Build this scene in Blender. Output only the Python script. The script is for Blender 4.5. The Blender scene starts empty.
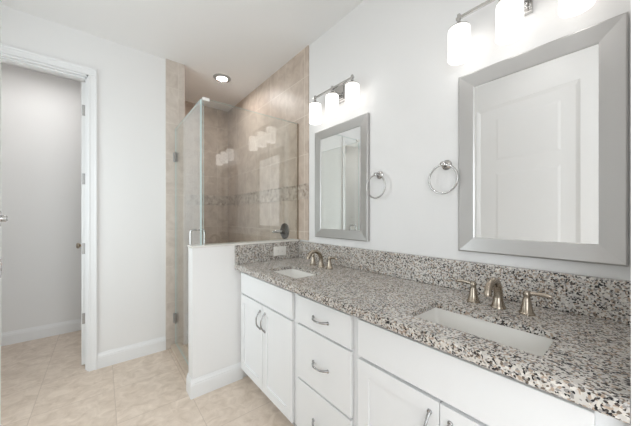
import bpy, bmesh, math, random
from mathutils import Vector, Matrix
PI = math.pi
random.seed(3)
S = bpy.context.scene
C = S.collection

# ------------------------------------------------------------------ camera
cam = bpy.data.cameras.new('camera'); co = bpy.data.objects.new('camera', cam); C.objects.link(co)
co.location = (0, 0, 1.252); co.rotation_euler = (PI/2, 0, -0.691)
cam.sensor_width = 36; cam.lens = 264.36/640*36; cam.shift_y = 3.73/640
cam.clip_start = 0.02
S.camera = co
# ------------------------------------------------------------------ world, lights, exposure
w = bpy.data.worlds.new('world'); S.world = w; w.use_nodes = True
bg = w.node_tree.nodes['Background']; bg.inputs[0].default_value = (0.9, 0.95, 1, 1); bg.inputs[1].default_value = 1.0
S.view_settings.view_transform = 'Standard'; S.view_settings.look = 'None'
S.view_settings.gamma = 1; S.view_settings.exposure = 0.25; S.view_settings.use_curve_mapping = False
def area(name, loc, rot, sx, sy, power, col=(1, 1, 1)):
    l = bpy.data.lights.new(name, 'AREA'); l.shape = 'RECTANGLE'; l.size = sx; l.size_y = sy
    l.energy = power; l.color = col
    o = bpy.data.objects.new(name, l); C.objects.link(o); o.location = loc; o.rotation_euler = rot
    return o
# added lamp outside an invented adjoining-room opening, to brighten the near cabinets
area('added_fill_room', (-2.42, -1.55, 1.45), (0, -PI/2, 0), 2.0, 2.2, 48, (0.88, 0.95, 1.0))
area('added_fill_rear', (1.4, -3.22, 1.4), (PI/2, 0, 0), 2.6, 2.0, 66, (0.88, 0.95, 1.0))  # second added lamp, more light on the half wall and back wall
# added lamp outside the made-up left window, to lift ceiling and cabinets
area('added_fill_left', (-1.30, 1.60, 1.40), (0, -PI/2, 0), 1.5, 2.0, 27, (0.88, 0.95, 1.0))
SHADE_E, LENS_E, DOWN_E = 1.15, 170, 46.0

# ------------------------------------------------------------------ materials
def lin(c):
    return tuple(((v/255)/12.92 if v/255 <= .04045 else ((v/255+.055)/1.055)**2.4) for v in c)+(1,)
def mat(name, col, rough=.5, metal=0, emit=None, estr=0, spec=None, bump=None):
    m = bpy.data.materials.new(name); m.use_nodes = True; nt = m.node_tree; b = nt.nodes['Principled BSDF']
    b.inputs['Base Color'].default_value = col if len(col) == 4 else (*col, 1)
    b.inputs['Roughness'].default_value = rough; b.inputs['Metallic'].default_value = metal
    if spec is not None: b.inputs['Specular IOR Level'].default_value = spec
    if emit: b.inputs['Emission Color'].default_value = (*emit, 1); b.inputs['Emission Strength'].default_value = estr
    # fine procedural variation on every surface
    tc = nt.nodes.new('ShaderNodeTexCoord'); n = nt.nodes.new('ShaderNodeTexNoise')
    sc, st = bump or (60, .02)
    n.inputs['Scale'].default_value = sc; n.inputs['Detail'].default_value = 3
    bp = nt.nodes.new('ShaderNodeBump'); bp.inputs['Strength'].default_value = st; bp.inputs['Distance'].default_value = .01
    nt.links.new(tc.outputs['Object'], n.inputs['Vector']); nt.links.new(n.outputs['Fac'], bp.inputs['Height'])
    nt.links.new(bp.outputs['Normal'], b.inputs['Normal'])
    return m
M = {}
M['wall'] = mat('wall_paint', (.86, .85, .84), .6, bump=(120, .05))
M['ceil'] = mat('ceiling_paint', (.93, .925, .92), .8, bump=(120, .05))
M['trim'] = mat('trim_paint', (.87, .87, .87), .35)
M['cab'] = mat('cabinet_paint', (.88, .885, .89), .38)
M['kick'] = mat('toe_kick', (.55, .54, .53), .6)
M['door'] = mat('door_paint', (.88, .88, .87), .4)
M['cap'] = mat('cap_marble', (.80, .78, .74), .25, bump=(20, .01))
M['nickel'] = mat('brushed_nickel', (.42, .365, .30), .25, 1)
M['chrome'] = mat('polished_nickel', (.55, .54, .53), .15, 1)
M['pull'] = mat('pull_metal', (.42, .42, .42), .25, 1)
M['hinge'] = mat('hinge_metal', (.42, .41, .40), .35, .8)
M['bronze'] = mat('dark_metal', (.10, .085, .07), .28, 1)
M['china'] = mat('sink_china', (.92, .90, .86), .12)
M['plastic'] = mat('outlet_plastic', (.84, .82, .78), .35)
M['slot'] = mat('slot_dark', (.25, .24, .22), .6)
M['shade'] = mat('frosted_shade', (.9, .9, .9), .35, emit=(1, .975, .94), estr=SHADE_E)
M['lens'] = mat('light_lens', (.9, .9, .9), .4, emit=(1, .975, .95), estr=LENS_E)
M['lens2'] = mat('added_light_lens', (.9, .9, .9), .4, emit=(1, .985, .975), estr=DOWN_E)  # glow of the added downlights over the bathroom
M['lens3'] = mat('added_toilet_light_lens', (.9, .9, .9), .4, emit=(1, .985, .975), estr=DOWN_E*3.2)  # stronger glow of the added toilet room downlight
M['can'] = mat('downlight_trim', (.45, .44, .43), .4)

def frame_mat():
    m = mat('mirror_frame_metal', (.52, .51, .50), .36, .85)
    nt = m.node_tree; b = nt.nodes['Principled BSDF']
    tc = nt.nodes.new('ShaderNodeTexCoord'); mp = nt.nodes.new('ShaderNodeMapping'); n = nt.nodes.new('ShaderNodeTexNoise')
    mp.inputs['Scale'].default_value = (8, 8, 260); n.inputs['Scale'].default_value = 1
    r = nt.nodes.new('ShaderNodeMapRange'); r.inputs[3].default_value = .30; r.inputs[4].default_value = .42
    nt.links.new(tc.outputs['Object'], mp.inputs[0]); nt.links.new(mp.outputs[0], n.inputs['Vector'])
    nt.links.new(n.outputs['Fac'], r.inputs[0]); nt.links.new(r.outputs[0], b.inputs['Roughness'])
    return m
M['frame'] = frame_mat()
M['mirror'] = mat('mirror_silver', (.95, .95, .95), .0, 1, bump=(1, 0))
def glass_mat(name, tint, ior=1.5):
    m = bpy.data.materials.new(name); m.use_nodes = True; nt = m.node_tree; nt.nodes.clear()
    o = nt.nodes.new('ShaderNodeOutputMaterial'); mx = nt.nodes.new('ShaderNodeMixShader')
    t = nt.nodes.new('ShaderNodeBsdfTransparent'); g = nt.nodes.new('ShaderNodeBsdfGlossy'); f = nt.nodes.new('ShaderNodeLayerWeight'); f.inputs[0].default_value = .5
    t.inputs[0].default_value = tint; g.inputs['Roughness'].default_value = 0.0; g.inputs[0].default_value = (1, 1, 1, 1)
    # Schlick reflectance, the same from both sides of the pane
    def mt(op, a, b_=None):
        n = nt.nodes.new('ShaderNodeMath'); n.operation = op
        for i, v in enumerate((a, b_)):
            if v is None: continue
            if isinstance(v, (int, float)): n.inputs[i].default_value = v
            else: nt.links.new(v, n.inputs[i])
        return n.outputs[0]
    r0 = ((ior-1)/(ior+1))**2
    fac = mt('ADD', mt('MULTIPLY', mt('POWER', f.outputs['Facing'], 5), 1-r0), r0)
    nt.links.new(fac, mx.inputs[0]); nt.links.new(t.outputs[0], mx.inputs[1]); nt.links.new(g.outputs[0], mx.inputs[2])
    nt.links.new(mx.outputs[0], o.inputs[0]); return m
M['glass'] = glass_mat('shower_glass', (.965, .975, .965, 1), 1.75)
M['glass_edge'] = mat('glass_edge', (.62, .76, .75), .15)

def granite():
    m = bpy.data.materials.new('granite'); m.use_nodes = True; nt = m.node_tree; N = nt.nodes; L = nt.links
    b = N['Principled BSDF']; b.inputs['Roughness'].default_value = .18
    tc = N.new('ShaderNodeTexCoord')
    nz = N.new('ShaderNodeTexNoise'); nz.inputs['Scale'].default_value = 60; nz.inputs['Detail'].default_value = 3
    sub = N.new('ShaderNodeVectorMath'); sub.operation = 'SUBTRACT'; sub.inputs[1].default_value = (.5, .5, .5)
    scl = N.new('ShaderNodeVectorMath'); scl.operation = 'SCALE'; scl.inputs['Scale'].default_value = .007
    add = N.new('ShaderNodeVectorMath'); add.operation = 'ADD'
    L.new(tc.outputs['Object'], nz.inputs['Vector']); L.new(nz.outputs['Color'], sub.inputs[0]); L.new(sub.outputs[0], scl.inputs[0])
    L.new(scl.outputs[0], add.inputs[0]); L.new(tc.outputs['Object'], add.inputs[1])
    def vor(scale):
        v = N.new('ShaderNodeTexVoronoi'); v.inputs['Scale'].default_value = scale; L.new(add.outputs[0], v.inputs['Vector'])
        s = N.new('ShaderNodeSeparateColor'); L.new(v.outputs['Color'], s.inputs[0]); return s
    v1 = vor(180); v2 = vor(215)
    def ramp(stops, src):
        r = N.new('ShaderNodeValToRGB'); r.color_ramp.interpolation = 'CONSTANT'
        e = r.color_ramp.elements
        while len(e) > 1: e.remove(e[-1])
        e[0].position = stops[0][0]; e[0].color = stops[0][1]
        for p, c in stops[1:]:
            k = e.new(p); k.color = c
        L.new(src, r.inputs[0]); return r
    r1 = ramp([(0, lin((202, 197, 190))), (.22, lin((214, 208, 200))), (.42, lin((176, 158, 142))), (.56, lin((204, 200, 196))), (.70, lin((150, 146, 143))), (.83, lin((226, 222, 216))), (.92, lin((112, 100, 90)))], v1.outputs[0])
    # dark flecks, clustered by a broader noise
    cl = N.new('ShaderNodeTexNoise'); cl.inputs['Scale'].default_value = 14; cl.inputs['Detail'].default_value = 2; L.new(tc.outputs['Object'], cl.inputs['Vector'])
    mr = N.new('ShaderNodeMapRange'); mr.inputs[1].default_value = .35; mr.inputs[2].default_value = .65; mr.inputs[3].default_value = .10; mr.inputs[4].default_value = .25
    L.new(cl.outputs['Fac'], mr.inputs[0])
    lt = N.new('ShaderNodeMath'); lt.operation = 'LESS_THAN'; L.new(v2.outputs[1], lt.inputs[0]); L.new(mr.outputs[0], lt.inputs[1])
    mx = N.new('ShaderNodeMix'); mx.data_type = 'RGBA'; L.new(lt.outputs[0], mx.inputs[0]); L.new(r1.outputs[0], mx.inputs[6]); 
    r2 = ramp([(0, lin((38, 36, 38))), (.45, lin((74, 66, 62))), (.75, lin((26, 26, 30)))], v2.outputs[2])
    L.new(r2.outputs[0], mx.inputs[7])
    L.new(mx.outputs[2], b.inputs['Base Color'])
    return m
M['granite'] = granite()

def tile_mat(name, c1, c2, grout, tw, th, ox, oy, swap, rough=.35, mortar=.004, mottle=7, gmix=1.0):
    """axis-aligned tiles laid in object space. swap: which coords form (u,v)"""
    m = bpy.data.materials.new(name); m.use_nodes = True; nt = m.node_tree; N = nt.nodes; L = nt.links
    b = N['Principled BSDF']; b.inputs['Roughness'].default_value = rough
    tc = N.new('ShaderNodeTexCoord'); sp = N.new('ShaderNodeSeparateXYZ'); L.new(tc.outputs['Object'], sp.inputs[0])
    def math_(op, a, bb):
        n = N.new('ShaderNodeMath'); n.operation = op
        for i, v in enumerate((a, bb)):
            if v is None: continue
            if isinstance(v, (int, float)): n.inputs[i].default_value = v
            else: L.new(v, n.inputs[i])
        return n.outputs[0]
    def line(axis, size, off):
        u = math_('ADD', sp.outputs[axis], -off + 100*size)
        u = math_('DIVIDE', u, size); fr = math_('FRACT', u, None)
        d = math_('ABSOLUTE', math_('SUBTRACT', fr, .5), None)
        return math_('GREATER_THAN', d, .5 - mortar/2/size), math_('FLOOR', u, None)
    l1, f1 = line(swap[0], tw, ox); l2, f2 = line(swap[1], th, oy)
    g = math_('MAXIMUM', l1, l2)
    if gmix < 1: g = math_('MULTIPLY', g, gmix)
    cmb = N.new('ShaderNodeCombineXYZ'); L.new(f1, cmb.inputs[0]); L.new(f2, cmb.inputs[1])
    wn = N.new('ShaderNodeTexWhiteNoise'); L.new(cmb.outputs[0], wn.inputs['Vector'])
    off = N.new('ShaderNodeVectorMath'); off.operation = 'ADD'; L.new(tc.outputs['Object'], off.inputs[0])
    sw = N.new('ShaderNodeVectorMath'); sw.operation = 'SCALE'; sw.inputs['Scale'].default_value = 3; L.new(wn.outputs['Color'], sw.inputs[0]); L.new(sw.outputs[0], off.inputs[1])
    nz = N.new('ShaderNodeTexNoise'); nz.inputs['Scale'].default_value = mottle; nz.inputs['Detail'].default_value = 7; nz.inputs['Roughness'].default_value = .62; nz.inputs['Distortion'].default_value = .8
    L.new(off.outputs[0], nz.inputs['Vector'])
    rp = N.new('ShaderNodeValToRGB'); rp.color_ramp.elements[0].position = .3; rp.color_ramp.elements[1].position = .7
    rp.color_ramp.elements[0].color = lin(c1); rp.color_ramp.elements[1].color = lin(c2); L.new(nz.outputs['Fac'], rp.inputs[0])
    mx = N.new('ShaderNodeMix'); mx.data_type = 'RGBA'; L.new(g, mx.inputs[0]); L.new(rp.outputs[0], mx.inputs[6]); mx.inputs[7].default_value = lin(grout)
    L.new(mx.outputs[2], b.inputs['Base Color'])
    bp = N.new('ShaderNodeBump'); bp.inputs['Strength'].default_value = .25; bp.inputs['Distance'].default_value = .002; bp.invert = True
    L.new(g, bp.inputs['Height']); L.new(bp.outputs[0], b.inputs['Normal'])
    return m
M['floor'] = tile_mat('floor_tile', (206, 188, 170), (236, 221, 206), (188, 170, 154), .415, .415, .072, .35, (0, 1), .4, .0045, 13, .55)
TC = ((188, 170, 155), (217, 202, 188), (228, 218, 206))
M['tile_y'] = tile_mat('shower_tile_side', *TC, .305, .34, 2.19-.305*4, 1.80-.34*4, (1, 2), .42, .005, 8, .9)
M['tile_x'] = tile_mat('shower_tile_end', *TC, .305, .34, .625, 1.80-.34*4, (0, 2), .3, .005, 8, .7)
M['tile_s'] = tile_mat('pale_wall_tile', (196, 184, 173), (218, 208, 198), (226, 218, 208), .105, .34, .467, 1.80-.34*4, (0, 2), .4, .004, 9, .6)
M['tile_f'] = tile_mat('shower_pan_tile', (170, 155, 140), (190, 176, 160), (150, 138, 125), .05, .05, 0, 0, (0, 1), .5, .004, 20)
M['curb'] = tile_mat('curb_tile', (196, 178, 160), (214, 200, 184), (176, 160, 144), .3, .3, .2, .1, (1, 0), .35, .003)
def pebble():
    m = bpy.data.materials.new('pebble_mosaic'); m.use_nodes = True; nt = m.node_tree; N = nt.nodes; L = nt.links
    b = N['Principled BSDF']; b.inputs['Roughness'].default_value = .35
    tc = N.new('ShaderNodeTexCoord'); v = N.new('ShaderNodeTexVoronoi'); v.inputs['Scale'].default_value = 32; L.new(tc.outputs['Object'], v.inputs['Vector'])
    v2 = N.new('ShaderNodeTexVoronoi'); v2.feature = 'DISTANCE_TO_EDGE'; v2.inputs['Scale'].default_value = 32; L.new(tc.outputs['Object'], v2.inputs['Vector'])
    s = N.new('ShaderNodeSeparateColor'); L.new(v.outputs['Color'], s.inputs[0])
    r = N.new('ShaderNodeValToRGB'); r.color_ramp.elements[0].color = lin((158, 140, 126)); r.color_ramp.elements[1].color = lin((212, 200, 188)); L.new(s.outputs[0], r.inputs[0])
    lt = N.new('ShaderNodeMath'); lt.operation = 'LESS_THAN'; lt.inputs[1].default_value = .07; L.new(v2.outputs['Distance'], lt.inputs[0])
    mx = N.new('ShaderNodeMix'); mx.data_type = 'RGBA'; L.new(lt.outputs[0], mx.inputs[0]); L.new(r.outputs[0], mx.inputs[6]); mx.inputs[7].default_value = lin((196, 184, 170))
    L.new(mx.outputs[2], b.inputs['Base Color']); return m
M['pebble'] = pebble()

# ------------------------------------------------------------------ mesh helpers
def bm_new(): return bmesh.new()
def box(bm, x0, x1, y0, y1, z0, z1, bev=0, seg=2, mi=0):
    r = bmesh.ops.create_cube(bm, size=1)
    vs = r['verts']
    for v in vs:
        v.co = Vector(((x0+x1)/2+v.co.x*abs(x1-x0), (y0+y1)/2+v.co.y*abs(y1-y0), (z0+z1)/2+v.co.z*abs(z1-z0)))
    fs = {f for v in vs for f in v.link_faces}
    for f in fs: f.material_index = mi
    if bev:
        es = {e for v in vs for e in v.link_edges}
        bmesh.ops.bevel(bm, geom=list(es), offset=bev, segments=seg, affect='EDGES', profile=.6)
    return bm
def grid_solid(bm, us, vs_, filled, t0, t1, axes):
    """solid plate in the (u,v) grid with cells missing; t = thickness axis. axes=(iu,iv,it)"""
    iu, iv, it = axes; cache = {}
    def vert(i, j, t):
        k = (i, j, t)
        if k not in cache:
            p = [0, 0, 0]; p[iu] = us[i]; p[iv] = vs_[j]; p[it] = t1 if t else t0
            cache[k] = bm.verts.new(p)
        return cache[k]
    nu, nv = len(us)-1, len(vs_)-1
    F = lambda i, j: 0 <= i < nu and 0 <= j < nv and filled(i, j)
    for i in range(nu):
        for j in range(nv):
            if not F(i, j): continue
            for t in (0, 1): bm.faces.new([vert(i, j, t), vert(i+1, j, t), vert(i+1, j+1, t), vert(i, j+1, t)])
            for (di, dj, a, b) in ((-1, 0, (i, j), (i, j+1)), (1, 0, (i+1, j), (i+1, j+1)), (0, -1, (i, j), (i+1, j)), (0, 1, (i, j+1), (i+1, j+1))):
                if not F(i+di, j+dj):
                    bm.faces.new([vert(*a, 0), vert(*b, 0), vert(*b, 1), vert(*a, 1)])
    bmesh.ops.recalc_face_normals(bm, faces=bm.faces)
    return bm
def lathe(bm, prof, origin=(0, 0, 0), axis='Z', n=32, rot=None):
    """prof: list of (radius, height); closes at r=0"""
    rings = []
    O = Vector(origin)
    R = rot or {'Z': Matrix.Identity(3), 'X': Matrix.Rotation(PI/2, 3, 'Y'), '-X': Matrix.Rotation(-PI/2, 3, 'Y'), 'Y': Matrix.Rotation(-PI/2, 3, 'X')}[axis]
    for r, h in prof:
        if r < 1e-6: rings.append([bm.verts.new(O+R@Vector((0, 0, h)))])
        else: rings.append([bm.verts.new(O+R@Vector((r*math.cos(2*PI*k/n), r*math.sin(2*PI*k/n), h))) for k in range(n)])
    for a, b in zip(rings, rings[1:]):
        if len(a) == 1 and len(b) == 1: continue
        for k in range(n):
            k2 = (k+1) % n
            if len(a) == 1: bm.faces.new([a[0], b[k2], b[k]])
            elif len(b) == 1: bm.faces.new([a[k], a[k2], b[0]])
            else: bm.faces.new([a[k], a[k2], b[k2], b[k]])
    bmesh.ops.recalc_face_normals(bm, faces=bm.faces)
    return bm
def tube(bm, pts, rad, n=12, closed=False, sx=1.0):
    """round tube along pts; rad is a number or a list"""
    pts = [Vector(p) for p in pts]; m = len(pts)
    rs = rad if isinstance(rad, (list, tuple)) else [rad]*m
    rings = []; prev = None
    for i, p in enumerate(pts):
        if closed: t = (pts[(i+1) % m]-pts[i-1]).normalized()
        else: t = (pts[min(i+1, m-1)]-pts[max(i-1, 0)]).normalized()
        if prev is None:
            a = Vector((0, 0, 1)) if abs(t.z) < .9 else Vector((0, 1, 0))
            u = t.cross(a).normalized()
        else: u = (prev - t*prev.dot(t)).normalized()
        prev = u; v = t.cross(u)
        rings.append([bm.verts.new(p+rs[i]*(sx*u*math.cos(2*PI*k/n)+v*math.sin(2*PI*k/n))) for k in range(n)])
    rng = range(m) if closed else range(m-1)
    for i in rng:
        a, b = rings[i], rings[(i+1) % m]
        for k in range(n): bm.faces.new([a[k], a[(k+1) % n], b[(k+1) % n], b[k]])
    if not closed:
        bm.faces.new(rings[0]); bm.faces.new(list(reversed(rings[-1])))
    bmesh.ops.recalc_face_normals(bm, faces=bm.faces)
    return bm
def smooth_path(pts, k=6):
    P = [Vector(p) for p in pts]; out = []
    for i in range(len(P)-1):
        p0, p1, p2, p3 = P[max(i-1, 0)], P[i], P[i+1], P[min(i+2, len(P)-1)]
        for j in range(k):
            t = j/k
            out.append(.5*((2*p1)+(-p0+p2)*t+(2*p0-5*p1+4*p2-p3)*t*t+(-p0+3*p1-3*p2+p3)*t**3))
    out.append(P[-1]); return out
def obj(name, bm, m, parent=None, smooth=False, kind=None, label=None, loc=None):
    me = bpy.data.meshes.new(name); bm.to_mesh(me); bm.free()
    for x in (m if isinstance(m, (list, tuple)) else [m]): me.materials.append(x)
    if smooth:
        me.shade_smooth()
        me.set_sharp_from_angle(angle=math.radians(40))
    o = bpy.data.objects.new(name, me); C.objects.link(o)
    if parent:
        o.parent = parent
        # parts are modelled in world coordinates: undo the parent's own placement
        base = parent; mw = Matrix.Identity(4); chain = []
        while base: chain.append(base); base = base.parent
        for b in reversed(chain): mw = mw @ b.matrix_parent_inverse @ b.matrix_basis
        o.matrix_parent_inverse = mw.inverted()
    if kind: o['kind'] = kind
    if label: o['label'] = label
    return o
def struct(name, bm, m, label, smooth=False):
    o = obj(name, bm, m, None, smooth, 'structure'); o['label'] = label; o['category'] = name.split('_')[0]; return o
def thing(name, label, cat, loc, group=None):
    o = bpy.data.objects.new(name, None); C.objects.link(o); o.location = loc; o.empty_display_size = .05
    o['label'] = label; o['category'] = cat
    if group: o['group'] = group
    return o
def tag(o, label, cat, group=None):
    o['label'] = label; o['category'] = cat
    if group: o['group'] = group
    return o
def dup(root, delta):
    """copy of a thing with copies of its parts and sub-parts, moved by delta"""
    r = root.copy(); C.objects.link(r); r.location = root.location + Vector(delta)
    def rec(a, b):
        for ch in list(a.children):
            c = ch.copy(); C.objects.link(c); c.parent = b; c.matrix_parent_inverse = ch.matrix_parent_inverse.copy(); rec(ch, c)
    rec(root, r); return r

# ------------------------------------------------------------------ main dimensions
H = 2.74
D = 1.392            # vanity wall face
YB = 2.852           # wall with the toilet-room doorway
YP, YP2 = 1.970, 2.078   # half wall faces
XP = .485            # free end of the half wall
XS = .625            # shower left wall face
YF = 3.722           # shower far wall
YT = 3.942           # toilet room far wall
XL = -1.05           # left wall
YE = .011            # entry wall face, right of the camera
XJ, XJL = -.08, -.90  # toilet doorway
DT = 2.40

# ------------------------------------------------------------------ setting
struct('floor', box(bm_new(), -2.3, 2.9, -3.1, YT+.1, -.05, 0), M['floor'], 'beige square floor tiles with fine grout lines')
struct('ceiling', box(bm_new(), -2.3, 2.9, -3.1, YT+.1, H, H+.05), M['ceil'], 'flat white ceiling')
struct('wall_right', box(bm_new(), D, D+.11, YE-.12, YT+.1, 0, H), M['wall'], 'long white wall behind the vanity')
b = grid_solid(bm_new(), [XL, XJL, XJ, XS], [0, DT, H], lambda i, j: not (i == 1 and j == 0), YB, YB+.11, (0, 2, 1))
struct('wall_back', b, M['wall'], 'white wall with the toilet room doorway')
struct('wall_left', grid_solid(bm_new(), [.15, .70, 2.50, YT], [0, .70, 2.10, H], lambda i, j: not (i == 1 and j == 1), XL-.11, XL, (1, 2, 0)), M['wall'], 'white left wall of the bathroom')
struct('wall_toilet', box(bm_new(), XL, XS-.11, YT, YT+.1, 0, H), M['wall'], 'white far wall of the toilet room')
struct('wall_shower_far', box(bm_new(), XS-.11, D, YF, YF+.1, 0, H), M['tile_x'], 'brown tiled far wall of the shower')
struct('wall_shower_left', box(bm_new(), XS-.11, XS, YB+.11, YF, 0, H), [M['tile_y']], 'brown tiled left wall of the shower')
# tile facings
struct('trim_1', box(bm_new(), .467, XS+.004, YB-.010, YB+.002, 0, H, .001), M['tile_s'], 'narrow strip of beige wall tile beside the shower door')
struct('trim_2', box(bm_new(), XS-.002, XS+.008, YB-.002, YF, 0, H), M['tile_y'], 'tile facing inside the shower doorway')
b = bm_new(); box(b, D-.010, D+.002, YP2, YF, 0, H); box(b, D-.010, D+.002, 1.832, YP2, 1.0471, H)
struct('wall_shower_right', b, M['tile_y'], 'brown tiled shower wall continuing past the half wall')
b = bm_new(); box(b, D-.013, D-.009, YP2+.001, YF, 1.415, 1.535); box(b, XS+.01, D-.014, YF-.004, YF+.001, 1.415, 1.535)
box(b, D-.013, D-.009, 1.832, YP2, 1.415, 1.535)
for z in (1.408, 1.535): box(b, D-.017, D-.009, 1.832, YF, z, z+.008, .001); box(b, XS+.01, D-.014, YF-.007, YF+.001, z, z+.008, .001)
struct('trim_3', b, M['pebble'], 'pebble mosaic band around the shower walls')
struct('trim_4', box(bm_new(), .505, .60, YP2, YB-.01, 0, .035, .004), M['curb'], 'low tiled curb under the shower door')
# entry walls and adjoining room behind the camera
struct('wall_entry', box(bm_new(), .80, D, YE-.12, YE, 0, H), M['wall'], 'white wall end at the right edge beside the vanity')
b = bm_new(); box(b, XL-.11, -.16, -.10, .15, 0, H); box(b, -.16, .80, YE-.12, YE, 2.60, H)
struct('wall_front', b, M['wall'], 'white wall around the entry doorway')
b = grid_solid(bm_new(), [-3.2, -2.65, -.45, 0], [0, .45, 2.45, H], lambda i, j: not (i == 1 and j == 1), -2.4, -2.3, (1, 2, 0))
struct('wall_bedroom', b, M['wall'], 'wall of the adjoining room with a wide opening added for light')  # opening invented to let the added room lamp in
b = grid_solid(bm_new(), [-2.3, .10, 2.70, 2.9], [0, .35, 2.45, H], lambda i, j: not (i == 1 and j == 1), -3.2, -3.1, (0, 2, 1))
struct('wall_rear', b, M['wall'], 'rear wall of the adjoining room with an opening added for light')  # opening invented for the added rear lamp
b = bm_new(); box(b, 2.9, 3.0, -3.2, 0, 0, H); box(b, -2.3, XL-.11, -.1, 0, 0, H); box(b, D+.11, 2.9, -.1, 0, 0, H)
struct('wall_side', b, M['wall'], 'side walls of the adjoining room')

b = bm_new()
for a in ((.70, .74, .70, 2.10), (2.46, 2.50, .70, 2.10), (.74, 2.46, .70, .74), (.74, 2.46, 2.06, 2.10), (1.58, 1.62, .74, 2.06)):
    box(b, XL-.08, XL-.03, a[0], a[1], a[2], a[3], .002)
win = struct('window_added', b, M['trim'], 'white framed window added to the unseen left wall for light')  # made-up window, put in to let soft side light reach the room
obj('pane', box(bm_new(), XL-.058, XL-.052, .74, 2.46, .74, 2.06), M['glass'], win)

# half wall
b = bm_new(); box(b, XP, D-.0, YP, YP2, 0, 1.033)
struct('wall_half', b, M['wall'], 'white half wall between vanity and shower')
struct('trim_5', box(bm_new(), XP-.006, D-.0105, YP-.006, YP2+.006, 1.033, 1.047, .002), M['cap'], 'pale stone cap on the half wall')

def baseboard(name, p0, p1, nrm, lab, h=.125):
    """profiled baseboard from p0 to p1 standing off the wall along nrm"""
    p0, p1, nn = Vector((*p0, 0)), Vector((*p1, 0)), Vector((*nrm, 0))
    prof = [(0, 0), (.014, 0), (.014, h*.72), (.0115, h*.75), (.0115, h*.82), (.008, h*.87), (.005, h*.95), (.004, h), (0, h)]
    bm = bm_new(); r = []
    for p in (p0, p1): r.append([bm.verts.new(p+nn*a+Vector((0, 0, z))) for a, z in prof])
    n = len(prof)
    for k in range(n): bm.faces.new([r[0][k], r[0][(k+1) % n], r[1][(k+1) % n], r[1][k]])
    bm.faces.new(r[0]); bm.faces.new(list(reversed(r[1]))); bmesh.ops.recalc_face_normals(bm, faces=bm.faces)
    return struct(name, bm, M['trim'], lab)
baseboard('baseboard_back', (-.028, YB), (.467, YB), (0, -1), 'white baseboard right of the toilet room doorway')
baseboard('baseboard_half', (XP-.014, YP), (.845, YP), (0, -1), 'white baseboard on the front of the half wall')
baseboard('baseboard_half_end', (XP, YP), (XP, YP2+.004), (-1, 0), 'white baseboard wrapping the end of the half wall')
baseboard('baseboard_toilet', (XL, YT), (XS-.11, YT), (0, -1), 'white baseboard in the toilet room')
baseboard('baseboard_left', (XL, .15), (XL, YB), (1, 0), 'white baseboard on the left wall')

# doorway casing and jamb (trim)
def casing_run(bm, a0, a1, z0, z1, horizontal):
    # two-step flat casing
    if horizontal:
        box(bm, a0, a1, YB-.016, YB, z0, z1, .003); box(bm, a0, a1, YB-.021, YB-.014, z1-.018, z1, .003); box(bm, a0, a1, YB-.019, YB-.014, z0, z0+.012, .002)
b = bm_new()
casing_run(b, XJL-.058, XJ+.052, DT, DT+.058, True)
for x0, x1, out in ((XJ, XJ+.052, 1), (XJL-.052, XJL, -1)):
    box(b, x0, x1, YB-.016, YB, 0, DT, .003)
    if out > 0: box(b, x1-.014, x1, YB-.021, YB-.014, 0, DT+.05, .003); box(b, x0, x0+.01, YB-.019, YB-.014, 0, DT, .002)
    else: box(b, x0, x0+.014, YB-.021, YB-.014, 0, DT+.05, .003)
struct('trim_6', b, M['trim'], 'white casing around the toilet room doorway')
b = bm_new()
box(b, XJ-.012, XJ, YB, YB+.11, 0, DT); box(b, XJL, XJL+.012, YB, YB+.11, 0, DT); box(b, XJL, XJ, YB, YB+.11, DT-.012, DT)
box(b, XJ-.022, XJ-.012, YB+.03, YB+.07, 0, DT-.012, .001); box(b, XJL+.012, XJL+.022, YB+.03, YB+.07, 0, DT-.012, .001); box(b, XJL+.012, XJ-.012, YB+.03, YB+.07, DT-.022, DT-.012, .001)
struct('trim_7', b, M['trim'], 'white door jamb and stop inside the toilet room doorway')

# toilet room door, standing open at a right angle
dx0, dx1 = -.128, -.093
dr = struct('door_1', box(bm_new(), dx0, dx1, YB+.115, YB+.83, .014, DT-.02, .001), M['door'], 'white toilet room door standing open, seen edge on')
for z in (2.143, 1.569, .985, .40):
    b = bm_new(); box(b, dx0+.004, dx1+.002, YB+.1125, YB+.1155, z-.045, z+.045, .001, 1)
    lathe(b, [(0, -.048), (.006, -.048), (.006, .048), (0, .048)], (dx1+.006, YB+.108, z), n=12)
    obj('hinge', b, M['hinge'], dr, label='grey steel hinge leaf and knuckle')
b = bm_new()
lathe(b, [(0, 0), (.032, 0), (.032, .006), (.012, .012), (.012, .034), (.026, .044), (.029, .056), (.022, .066), (0, .068)], (dx0, YB+.76, .96), '-X', 24)
obj('door_knob', b, M['nickel'], dr, True, label='brushed nickel knob')

# entry door leaf beside the camera (its far edge just enters the frame; the mirror shows its face)
p0 = Vector((-.0985, .165)); p1 = Vector((-.2262, 1.19)); d2 = (p1-p0); W2 = d2.length; ang = math.atan2(d2.y, d2.x)
def leaf_mesh():
    bm = bm_new(); T = .035
    # local: x along the leaf, y: room face at y=0 towards -y... built so that face at y=0 looks to -y after rotation
    us = [0, .13, .905, W2]; zs = [.012, .24, 2.33, 2.58]
    grid_solid(bm, us, zs, lambda i, j: not (i == 1 and j == 1), 0, T, (0, 2, 1))
    return bm, us, zs, T
bm, us, zs, T = leaf_mesh()
box(bm, us[1], us[2], .012, T-.012, zs[1], zs[2])
for y0, y1 in ((.004, .012), (T-.012, T-.004)):
    pass
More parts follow.
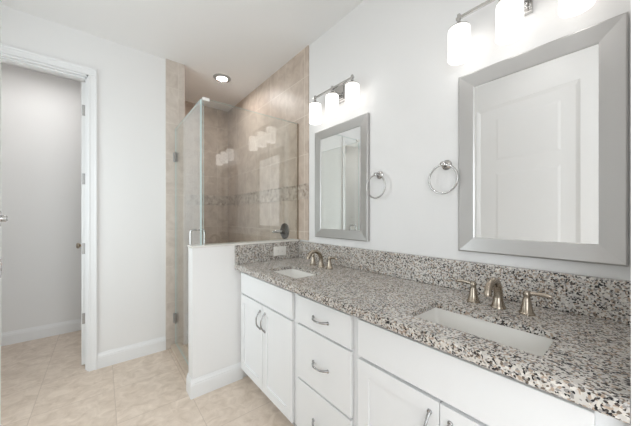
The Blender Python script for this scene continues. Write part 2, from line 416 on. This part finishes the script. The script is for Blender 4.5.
# sloped moulding ring inside the recess, both faces
def moulding(bm, u0, u1, z0, z1, yo, yi, w):
    o = [(u0, z0), (u1, z0), (u1, z1), (u0, z1)]; i = [(u0+w, z0+w), (u1-w, z0+w), (u1-w, z1-w), (u0+w, z1-w)]
    vo = [bm.verts.new((a, yo, z)) for a, z in o]; vi = [bm.verts.new((a, yi, z)) for a, z in i]
    for k in range(4): bm.faces.new([vo[k], vo[(k+1) % 4], vi[(k+1) % 4], vi[k]])
for yo, yi in ((.002, .0118), (T-.002, T-.0118)):
    moulding(bm, us[1], us[2], zs[1], zs[2], yo, yi, .03)
for z0, z1 in ((.36, 1.68), (1.80, 2.21)):
    for ya, yb in ((.012, .0085), (T-.012, T-.0085)):
        o = [(us[1]+.12, z0), (us[2]-.17, z0), (us[2]-.17, z1), (us[1]+.12, z1)]
        w_ = .02
        i = [(us[1]+.12+w_, z0+w_), (us[2]-.17-w_, z0+w_), (us[2]-.17-w_, z1-w_), (us[1]+.12+w_, z1-w_)]
        vo = [bm.verts.new((a, ya, z)) for a, z in o]; vi = [bm.verts.new((a, yb, z)) for a, z in i]
        for k in range(4): bm.faces.new([vo[k], vo[(k+1) % 4], vi[(k+1) % 4], vi[k]])
        bm.faces.new(vi)
bmesh.ops.recalc_face_normals(bm, faces=bm.faces)
Ml = Matrix.Translation((p0.x, p0.y, 0)) @ Matrix.Rotation(ang, 4, 'Z')
bmesh.ops.transform(bm, matrix=Ml, verts=bm.verts)
d3 = struct('door_2', bm, M['door'], 'white panelled entry door swung open at the left edge')
def on_leaf(u, y, z): return Ml @ Vector((u, y, z))
R3 = Ml.to_3x3() @ Matrix.Rotation(PI/2, 3, 'X')   # local +z -> leaf -y (towards the room)
b = bm_new(); lathe(b, [(0, 0), (.022, 0), (.022, .004), (.009, .006), (.009, .013), (.006, .016), (0, .016)], on_leaf(W2-.06, 0, 1.247), rot=R3, n=24)
obj('deadbolt_turn', b, M['chrome'], d3, True, label='brushed nickel thumb turn')
b = bm_new(); lathe(b, [(0, 0), (.026, 0), (.026, .003), (.018, .0045), (.017, .002), (0, .002)], on_leaf(W2-.055, 0, 1.108), rot=R3, n=24)
obj('flush_pull', b, M['chrome'], d3, True, label='round flush pull')
for z in (.3, 1.0, 1.7, 2.25):
    b = bm_new(); c_ = on_leaf(-.006, .003, z); lathe(b, [(0, -.045), (.006, -.045), (.006, .045), (0, .045)], c_, n=12)
    obj('hinge', b, M['hinge'], d3)

# ------------------------------------------------------------------ vanity cabinets
XF = .820; XC = .840; TOP = .8695
G = 'white vanity cabinets under the granite counter'
def handle_bm(p, vertical, L=.118, out=.03):
    """arched bar pull with feet; p = centre on the front face (x=XF)"""
    bm = bm_new(); x, y, z = p; pts = []
    n = 18
    for k in range(n+1):
        t = k/n*2-1
        o = out*(1-abs(t)**2.6)
        s = t*L/2
        pts.append((x-o-.0, y+(0 if vertical else s), z+(s if vertical else 0)))
    rs = [.0058-.0018*(1-abs(k/n*2-1)) for k in range(n+1)]
    tube(bm, pts, rs, 10)
    for s in (-L/2, L/2):
        c_ = (x, y+(0 if vertical else s), z+(s if vertical else 0))
        lathe(bm, [(0, 0), (.0085, 0), (.0085, .003), (.006, .006), (0, .006)], c_, '-X', 14)
    return bm
def shaker(bm, y0, y1, z0, z1):
    st = .056
    grid_solid(bm, [y0, y0+st, y1-st, y1], [z0, z0+st, z1-st, z1], lambda i, j: not (i == 1 and j == 1), XF, XC-.0005, (1, 2, 0))
    box(bm, XF+.008, XC-.003, y0+st-.002, y1-st+.002, z0+st-.002, z1-st+.002)
    return bm
def carcass(y0, y1, kick_to=None):
    bm = bm_new(); t = .007
    x_ = XC+.018; box(bm, x_, D-.002, y0, y0+t, .09, TOP); box(bm, x_, D-.002, y1-t, y1, .09, TOP)
    box(bm, x_, D-.002, y0+t, y1-t, .09, .106); box(bm, D-.018, D-.002, y0+t, y1-t, .106, TOP)
    return bm
def face_frame(bm, y0, y1, rails, mids=(), s0=.03):
    s = .03
    box(bm, XC, XC+.018, y0, y0+s0, .09, TOP); box(bm, XC, XC+.018, y1-s, y1, .09, TOP)
    for z0, z1 in rails: box(bm, XC, XC+.018, y0+s0, y1-s, z0, z1)
    for y in mids: box(bm, XC, XC+.018, y-.02, y+.02, .13, .65)
    return bm
def sink_base(y0, y1, fy0, fy1, gap, label):
    t = thing('vanity_cabinet', label, 'cabinet', ((XC+D)/2, (y0+y1)/2, 0), G)
    obj('carcass', carcass(y0, y1), M['cab'], t)
    obj('face_frame', face_frame(bm_new(), y0, y1, ((.09, .13), (.65, .70), (.81, TOP)), (gap,), fy0-y0+.012), M['cab'], t)
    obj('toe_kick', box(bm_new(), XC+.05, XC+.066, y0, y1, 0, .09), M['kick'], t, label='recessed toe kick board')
    obj('false_front', box(bm_new(), XF, XC-.0005, fy0, fy1, .677, .828, .0025), M['cab'], t)
    for a, c_, hy in ((fy0, gap-.0015, gap-.033), (gap+.0015, fy1, gap+.033)):
        d_ = obj('door', shaker(bm_new(), a, c_, .098, .665), M['cab'], t)
        obj('handle', handle_bm((XF, hy, .562), True), M['pull'], d_, True, label='curved steel bar pull')
    return t
sink_base(1.213, YP-.001, 1.238, 1.936, 1.586, 'white two-door sink cabinet beside the half wall, with a plain false front')
sink_base(YE+.001, .766, .062, .745, .401, 'white two-door sink cabinet nearest the right edge, under the near sink')
t = thing('vanity_cabinet', 'white three-drawer cabinet in the middle of the vanity', 'cabinet', ((XC+D)/2, .99, 0), G)
obj('carcass', carcass(.767, 1.212), M['cab'], t)
obj('face_frame', face_frame(bm_new(), .767, 1.212, ((.09, .13), (.365, .40), (.655, .69), (.81, TOP))), M['cab'], t)
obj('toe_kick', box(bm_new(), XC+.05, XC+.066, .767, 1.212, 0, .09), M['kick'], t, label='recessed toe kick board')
for z0, z1 in ((.682, .828), (.388, .672), (.098, .378)):
    bm = box(bm_new(), XF, XC-.0005, .786, 1.190, z0, z1, .0025)
    box(bm, XC-.0005, XC+.40, .82, 1.16, z0+.03, z1-.03)
    d_ = obj('drawer', bm, M['cab'], t)
    obj('handle', handle_bm((XF, .988, (z0+z1)/2-.005), False, .11), M['pull'], d_, True, label='curved steel bar pull')

# ------------------------------------------------------------------ countertop, splashes, sinks
SX0, SX1 = .878, 1.085
SL = (1.282, 1.632); SR = (.160, .548)
ys = [YE+.001, SR[0], SR[1], SL[0], SL[1], YP-.001]
bm = grid_solid(bm_new(), [.783, SX0, SX1, D-.001], ys, lambda i, j: not (i == 1 and j in (1, 3)), .87, .89, (0, 1, 2))
box(bm, .783, .812, YE+.001, YP-.001, .8505, .87)
es = [e for e in bm.edges if all(abs(v.co.x-.783) < 1e-5 and (v.co.z > .885 or v.co.z < .855) for v in e.verts) and abs(e.verts[0].co.z-e.verts[1].co.z) < 1e-5 and abs(e.verts[0].co.y-e.verts[1].co.y) > .01]
bmesh.ops.bevel(bm, geom=es, offset=.004, segments=2, affect='EDGES')
ct = obj('countertop', bm, M['granite']); tag(ct, 'long speckled grey granite countertop with two sink cutouts', 'countertop')
bs = obj('backsplash', box(bm_new(), D-.034, D-.001, YE+.001, YP-.001, .8905, 1.034, .004), M['granite']); tag(bs, 'long low granite backsplash along the vanity wall under the mirrors', 'backsplash')
ss = obj('backsplash', box(bm_new(), .7835, D-.0345, YP-.022, YP-.001, .8905, 1.034, .0015), M['granite']); tag(ss, 'short granite side splash on the half wall, holding the outlet', 'backsplash')

def sink(y0, y1, label):
    t = thing('sink', label, 'sink', ((SX0+SX1)/2, (y0+y1)/2, .70), 'undermount sinks')
    bm = bm_new()
    def ring(x0, x1, a, b_, z, r, n=6):
        out = []
        for cx, cy, a0 in ((x1-r, b_-r, 0), (x0+r, b_-r, PI/2), (x0+r, a+r, PI), (x1-r, a+r, 1.5*PI)):
            for k in range(n+1):
                q = a0+PI/2*k/n; out.append(bm.verts.new((cx+r*math.cos(q), cy+r*math.sin(q), z)))
        return out
    X0, X1 = SX0-.004, SX1+.004; Y0, Y1 = y0-.004, y1+.004
    R = [ring(X0-.015, X1+.015, Y0-.015, Y1+.015, .8698, .02), ring(X0, X1, Y0, Y1, .8698, .012), ring(X0+.004, X1-.004, Y0+.008, Y1-.008, .82, .02),
         ring(X0+.012, X1-.012, Y0+.022, Y1-.022, .755, .03), ring(X0+.04, X1-.04, Y0+.06, Y1-.06, .735, .03), ring((X0+X1)/2-.02, (X0+X1)/2+.02, (y0+y1)/2-.02, (y0+y1)/2+.02, .73, .0199)]
    outer = [ring(X0+.03, X1-.03, Y0+.05, Y1-.05, .715, .03), ring(X0-.008, X1+.008, Y0-.008, Y1+.008, .80, .03), ring(X0-.015, X1+.015, Y0-.015, Y1+.015, .86, .02)]
    for a, c_ in zip(R, R[1:]):
        n = len(a)
        for k in range(n): bm.faces.new([a[k], a[(k+1) % n], c_[(k+1) % n], c_[k]])
    bm.faces.new(R[-1])
    seq = [R[0]]+outer[::-1]
    for a, c_ in zip(seq, seq[1:]):
        n = len(a)
        for k in range(n): bm.faces.new([a[k], a[(k+1) % n], c_[(k+1) % n], c_[k]])
    bm.faces.new(outer[0])
    bmesh.ops.recalc_face_normals(bm, faces=bm.faces)
    obj('basin', bm, M['china'], t, True)
    obj('drain', lathe(bm_new(), [(0, 0), (.02, 0), (.02, .003), (.014, .004), (.012, .002), (0, .003)], ((SX0+SX1)/2, (y0+y1)/2, .7302)), M['nickel'], t, True, label='brushed nickel drain')
    return t
sink(*SL, 'white rectangular undermount sink at the far end of the counter by the outlet')
sink(*SR, 'white rectangular undermount sink in the near end of the counter, larger in view')

# ------------------------------------------------------------------ faucet (widespread, two lever handles)
def faucet(yc, label):
    xb = 1.222
    t = thing('faucet', label, 'faucet', (xb, yc, .89), 'brushed nickel widespread faucets')
    b = bm_new(); z = .8903
    lathe(b, [(0, 0), (.027, 0), (.027, .005), (.023, .010), (.0175, .03), (.0155, .05), (0, .05)], (xb, yc, z), n=28)
    pts = smooth_path([(xb, yc, z+.04), (xb-.003, yc, z+.072), (xb-.020, yc, z+.100), (xb-.055, yc, z+.116), (xb-.092, yc, z+.107), (xb-.114, yc, z+.082), (xb-.117, yc, z+.068)], 6)
    m = len(pts); tube(b, pts, [.0165-.004*min(1, k/m*1.3) for k in range(m)], 18)
    obj('spout', b, M['nickel'], t, True)
    for s in (1, -1):
        yy = yc+s*.092; b = bm_new()
        lathe(b, [(0, 0), (.0255, 0), (.0255, .005), (.021, .010), (.0165, .03), (.0125, .055), (.0105, .064), (.0125, .070), (.0125, .080), (.008, .086), (0, .087)], (xb, yy, z), n=28)
        h_ = obj('handle', b, M['nickel'], t, True)
        b = bm_new()
        tube(b, smooth_path([(xb, yy, z+.075), (xb+.002, yy+s*.02, z+.078), (xb+.004, yy+s*.05, z+.079), (xb+.005, yy+s*.072, z+.077)], 5), [.0075, .0078, .0078, .0076, .0072, .0070, .0068, .0068, .007, .0074, .0078, .008, .0078, .0072, .0064, .005], 12, sx=.8)
        obj('lever', b, M['nickel'], h_, True)
    return t
f1 = faucet(.360, 'brushed nickel two-lever faucet behind the near sink')
f2 = dup(f1, (0, 1.466-.360, 0)); f2['label'] = 'brushed nickel two-lever faucet behind the far sink, by the half wall'

# ------------------------------------------------------------------ mirrors
def mirror(y0, y1, z0, z1, label):
    t = thing('vanity_mirror', label, 'mirror', (D, (y0+y1)/2, z0), 'framed vanity mirrors')
    w_ = .070; x0 = D-.001
    def rect(i, x): return [(x, y0+i, z0+i), (x, y1-i, z0+i), (x, y1-i, z1-i), (x, y0+i, z1-i)]
    bm = bm_new()
    prof = [(0, x0), (0, D-.020), (.002, D-.0225), (.006, D-.024), (w_-.004, D-.0165), (w_, D-.0145), (w_, D-.008)]
    rs = [[bm.verts.new(p) for p in rect(i, x)] for i, x in prof]
    for a, c_ in zip(rs, rs[1:]):
        for k in range(4): bm.faces.new([a[k], a[(k+1) % 4], c_[(k+1) % 4], c_[k]])
    bmesh.ops.recalc_face_normals(bm, faces=bm.faces)
    # fine mitre grooves at the corners are given by the sharp profile edges
    obj('frame', bm, M['frame'], t, label='wide brushed silver frame')
    obj('mirror_glass', box(bm_new(), D-.0115, D-.003, y0+w_-.005, y1-w_+.005, z0+w_-.005, z1-w_+.005), M['mirror'], t)
    return t
mirror(.024, .576, 1.083, 1.946, 'large silver framed mirror over the near sink, reflecting a white panelled door')
mirror(1.158, 1.726, 1.086, 1.950, 'silver framed mirror over the far sink next to the shower')

# ------------------------------------------------------------------ vanity lights
def vanity_light(yc, label):
    xs = 1.300; zb = 2.188
    dz = -.012
    t = thing('vanity_light', label, 'wall light', (D, yc, 2.1), 'three-shade vanity lights')
    b = box(bm_new(), D-.022, D-.0005, yc-.06, yc+.06, 2.105, 2.23, .003)
    box(b, D-.030, D-.020, yc-.048, yc+.048, 2.118, 2.217, .003)
    obj('backplate', b, M['chrome'], t)
    b = bm_new(); tube(b, smooth_path([(D-.028, yc, 2.165), (D-.07, yc, 2.170), (xs+.015, yc, 2.190), (xs, yc, zb)], 5), .009, 12)
    obj('arm', b, M['chrome'], t, True)
    b = bm_new(); box(b, xs-.006, xs+.006, yc-.213, yc+.213, zb-.006, zb+.006, .001)
    for k in (-1, 0, 1): box(b, xs-.0065, xs+.0065, yc+k*.200-.0065, yc+k*.200+.0065, zb-.022, zb+.018, .001)
    obj('bar', b, M['chrome'], t)
    for k in (-1, 0, 1):
        y = yc+k*.200
        s_ = obj('shade', lathe(bm_new(), [(0, 2.148), (.044, 2.147), (.0465, 2.144), (.0475, 2.139), (.0475, 2.008), (.0465, 2.005), (.045, 2.007), (.045, 2.132), (.04, 2.140), (0, 2.141)], (xs, y, dz), n=32), M['shade'], t, True, label='glowing frosted white glass cylinder')
        obj('shade_cap', lathe(bm_new(), [(0, 2.178), (.010, 2.178), (.016, 2.174), (.030, 2.162), (.046, 2.1525), (.047, 2.1485), (0, 2.1482)], (xs, y, dz), n=28), M['chrome'], t, True)
        obj('bulb', lathe(bm_new(), [(0, 2.025), (.015, 2.029), (.023, 2.045), (.024, 2.065), (.014, 2.095), (.012, 2.141), (0, 2.141)], (xs, y, dz), n=20), M['shade'], s_, True)
    return t
l1 = vanity_light(.343, 'three-shade bar light over the near mirror, cut by the top edge of the view')
l2 = dup(l1, (0, 1.432-.343, 0)); l2['label'] = 'whole three-shade bar light over the far mirror, beside the tiled shower'

# ------------------------------------------------------------------ towel rings
def towel_ring(yc, label):
    t = thing('towel_ring', label, 'towel ring', (D, yc, 1.52), 'towel rings between the mirrors')
    b = bm_new(); z = 1.522
    lathe(b, [(0, .0005), (.026, .0005), (.026, .006), (.020, .011), (.012, .016), (.010, .034), (.013, .040), (.013, .050), (.006, .054), (0, .054)], (D, yc, z), '-X', 28)
    obj('mount', b, M['chrome'], t, True)
    r = .073; cz = z-.004-r
    pts = [(D-.045, yc+r*math.sin(2*PI*k/48), cz+r*math.cos(2*PI*k/48)) for k in range(48)]
    obj('ring', tube(bm_new(), pts, .0050, 10, True), M['chrome'], t, True)
    return t
r1 = towel_ring(.642, 'silver towel ring right next to the large near mirror')
r2 = dup(r1, (0, 1.072-.642, 0)); r2['label'] = 'silver towel ring overlapping the right edge of the far mirror'

# ------------------------------------------------------------------ outlet
yo = YP-.022
t = thing('outlet', 'white double outlet plate lying sideways in the granite side splash', 'outlet', (1.166, yo, .961))
obj('plate', box(bm_new(), 1.106, 1.227, yo-.006, yo-.0003, .924, 1.000, .002), M['plastic'], t)
b = box(bm_new(), 1.133, 1.200, yo-.009, yo-.0055, .944, .980, .001)
r_ = obj('receptacle', b, M['plastic'], t)
for cx in (1.148, 1.185):
    for dz in (-.006, .006):
        obj('slot', box(bm_new(), cx-.004, cx+.004, yo-.0096, yo-.0088, .962+dz-.001, .962+dz+.001), M['slot'], r_)
obj('test_button', box(bm_new(), 1.162, 1.171, yo-.0105, yo-.0088, .953, .971, .0005), M['plastic'], r_)

# ------------------------------------------------------------------ shower
def glass_box(x0, x1, y0, y1, z0, z1, edge_axis):
    bm = box(bm_new(), x0, x1, y0, y1, z0, z1)
    for f in bm.faces:
        f.normal_update()
        f.material_index = 0 if abs(f.normal[edge_axis]) > .5 else 1
    return bm
GY = 1.984; GZ = 2.097; GX = .548
t = thing('fixed_glass_screen', 'fixed clear glass shower panel standing on the half wall', 'glass panel', ((GX+D)/2, GY, 1.047))
obj('glass_pane', glass_box(GX+.012, D-.0105, GY-.005, GY+.005, 1.0475, GZ, 1), [M['glass'], M['glass_edge']], t)
obj('corner_clip', box(bm_new(), GX+.006, GX+.052, GY-.011, GY+.011, GZ-.016, GZ+.006, .002), M['plastic'], t, label='small pale corner clip on top of the glass')
obj('wall_channel', box(bm_new(), D-.026, D-.0103, GY-.009, GY-.0055, 1.0478, GZ, .001), M['nickel'], t)
t = thing('shower_door', 'clear glass shower door with steel pull, hinged on the tile strip', 'shower door', (GX, 2.4, .04))
y0, y1 = GY+.012, YB-.018
gl = obj('glass_pane', glass_box(GX-.005, GX+.005, y0, y1, .045, GZ-.006, 0), [M['glass'], M['glass_edge']], t)
for z in (1.822, .285):
    b = box(bm_new(), GX-.012, GX-.0052, y1-.045, y1+.002, z-.045, z+.045, .003)
    box(b, GX+.0052, GX+.012, y1-.045, y1+.002, z-.045, z+.045, .003)
    box(b, GX-.020, GX+.020, y1+.003, y1+.0078, z-.045, z+.045, .002)
    lathe(b, [(0, -.04), (.006, -.04), (.006, .04), (0, .04)], (GX, y1+.001, z), n=12)
    obj('hinge', b, M['hinge'], t, label='square steel glass hinge')
yh = 2.085
for s in (-1, 1):
    b = bm_new(); x = GX+s*.0055
    tube(b, smooth_path([(x, yh, .955), (x+s*.032, yh, .957), (x+s*.043, yh, .972), (x+s*.043, yh, 1.055), (x+s*.043, yh, 1.137), (x+s*.032, yh, 1.153), (x, yh, 1.155)], 6), .0068, 14)
    obj('handle', b, M['chrome'], t, True, label='polished C-shaped pull')
t = thing('shower_valve', 'dark round shower valve with lever on the tiled wall behind the glass', 'shower valve', (D-.01, 2.20, 1.11))
b = bm_new(); lathe(b, [(0, .0003), (.078, .0003), (.078, .004), (.070, .009), (.04, .014), (.030, .018), (.026, .045), (0, .047)], (D-.0135, 2.205, 1.112), '-X', 36)
obj('escutcheon', b, M['bronze'], t, True)
b = bm_new(); tube(b, smooth_path([(D-.055, 2.205, 1.112), (D-.085, 2.215, 1.111), (D-.115, 2.235, 1.107), (D-.125, 2.245, 1.105)], 4), [.014]*6+[.011]*7, 14)
obj('lever', b, M['chrome'], t, True, label='bright metal lever')

# ------------------------------------------------------------------ recessed downlights
def downlight(x, y, label, lens):
    t = thing('recessed_downlight', label, 'downlight', (x, y, H), 'recessed ceiling downlights')
    obj('trim_ring', lathe(bm_new(), [(.052, -.012), (.062, -.011), (.086, -.005), (.090, -.0005), (.050, -.0005), (.050, -.008), (.052, -.012)], (x, y, H), n=40), M['can'], t, True, label='grey trim ring')
    obj('lens', lathe(bm_new(), [(0, -.001), (.0495, -.001), (.0495, -.006), (0, -.007)], (x, y, H), n=32), lens, t, True)
    return t
downlight(.998, 2.855, 'round recessed downlight in the ceiling above the shower', M['lens'])
downlight(.30, .62, 'added unseen downlight in the ceiling just above the camera', M['lens2'])  # added out of view to light counter and cabinets
downlight(-.35, 1.55, 'added unseen downlight in the ceiling near the left wall', M['lens2'])  # added out of view as extra room light
downlight(-.45, 3.4, 'added unseen downlight in the toilet room ceiling', M['lens3'])  # added behind the doorway header to brighten the toilet room
# shower pan floor
struct('trim_8', box(bm_new(), XS+.008, D-.0105, YP2, YF, .0, .006), M['tile_f'], 'small tiles on the shower floor')
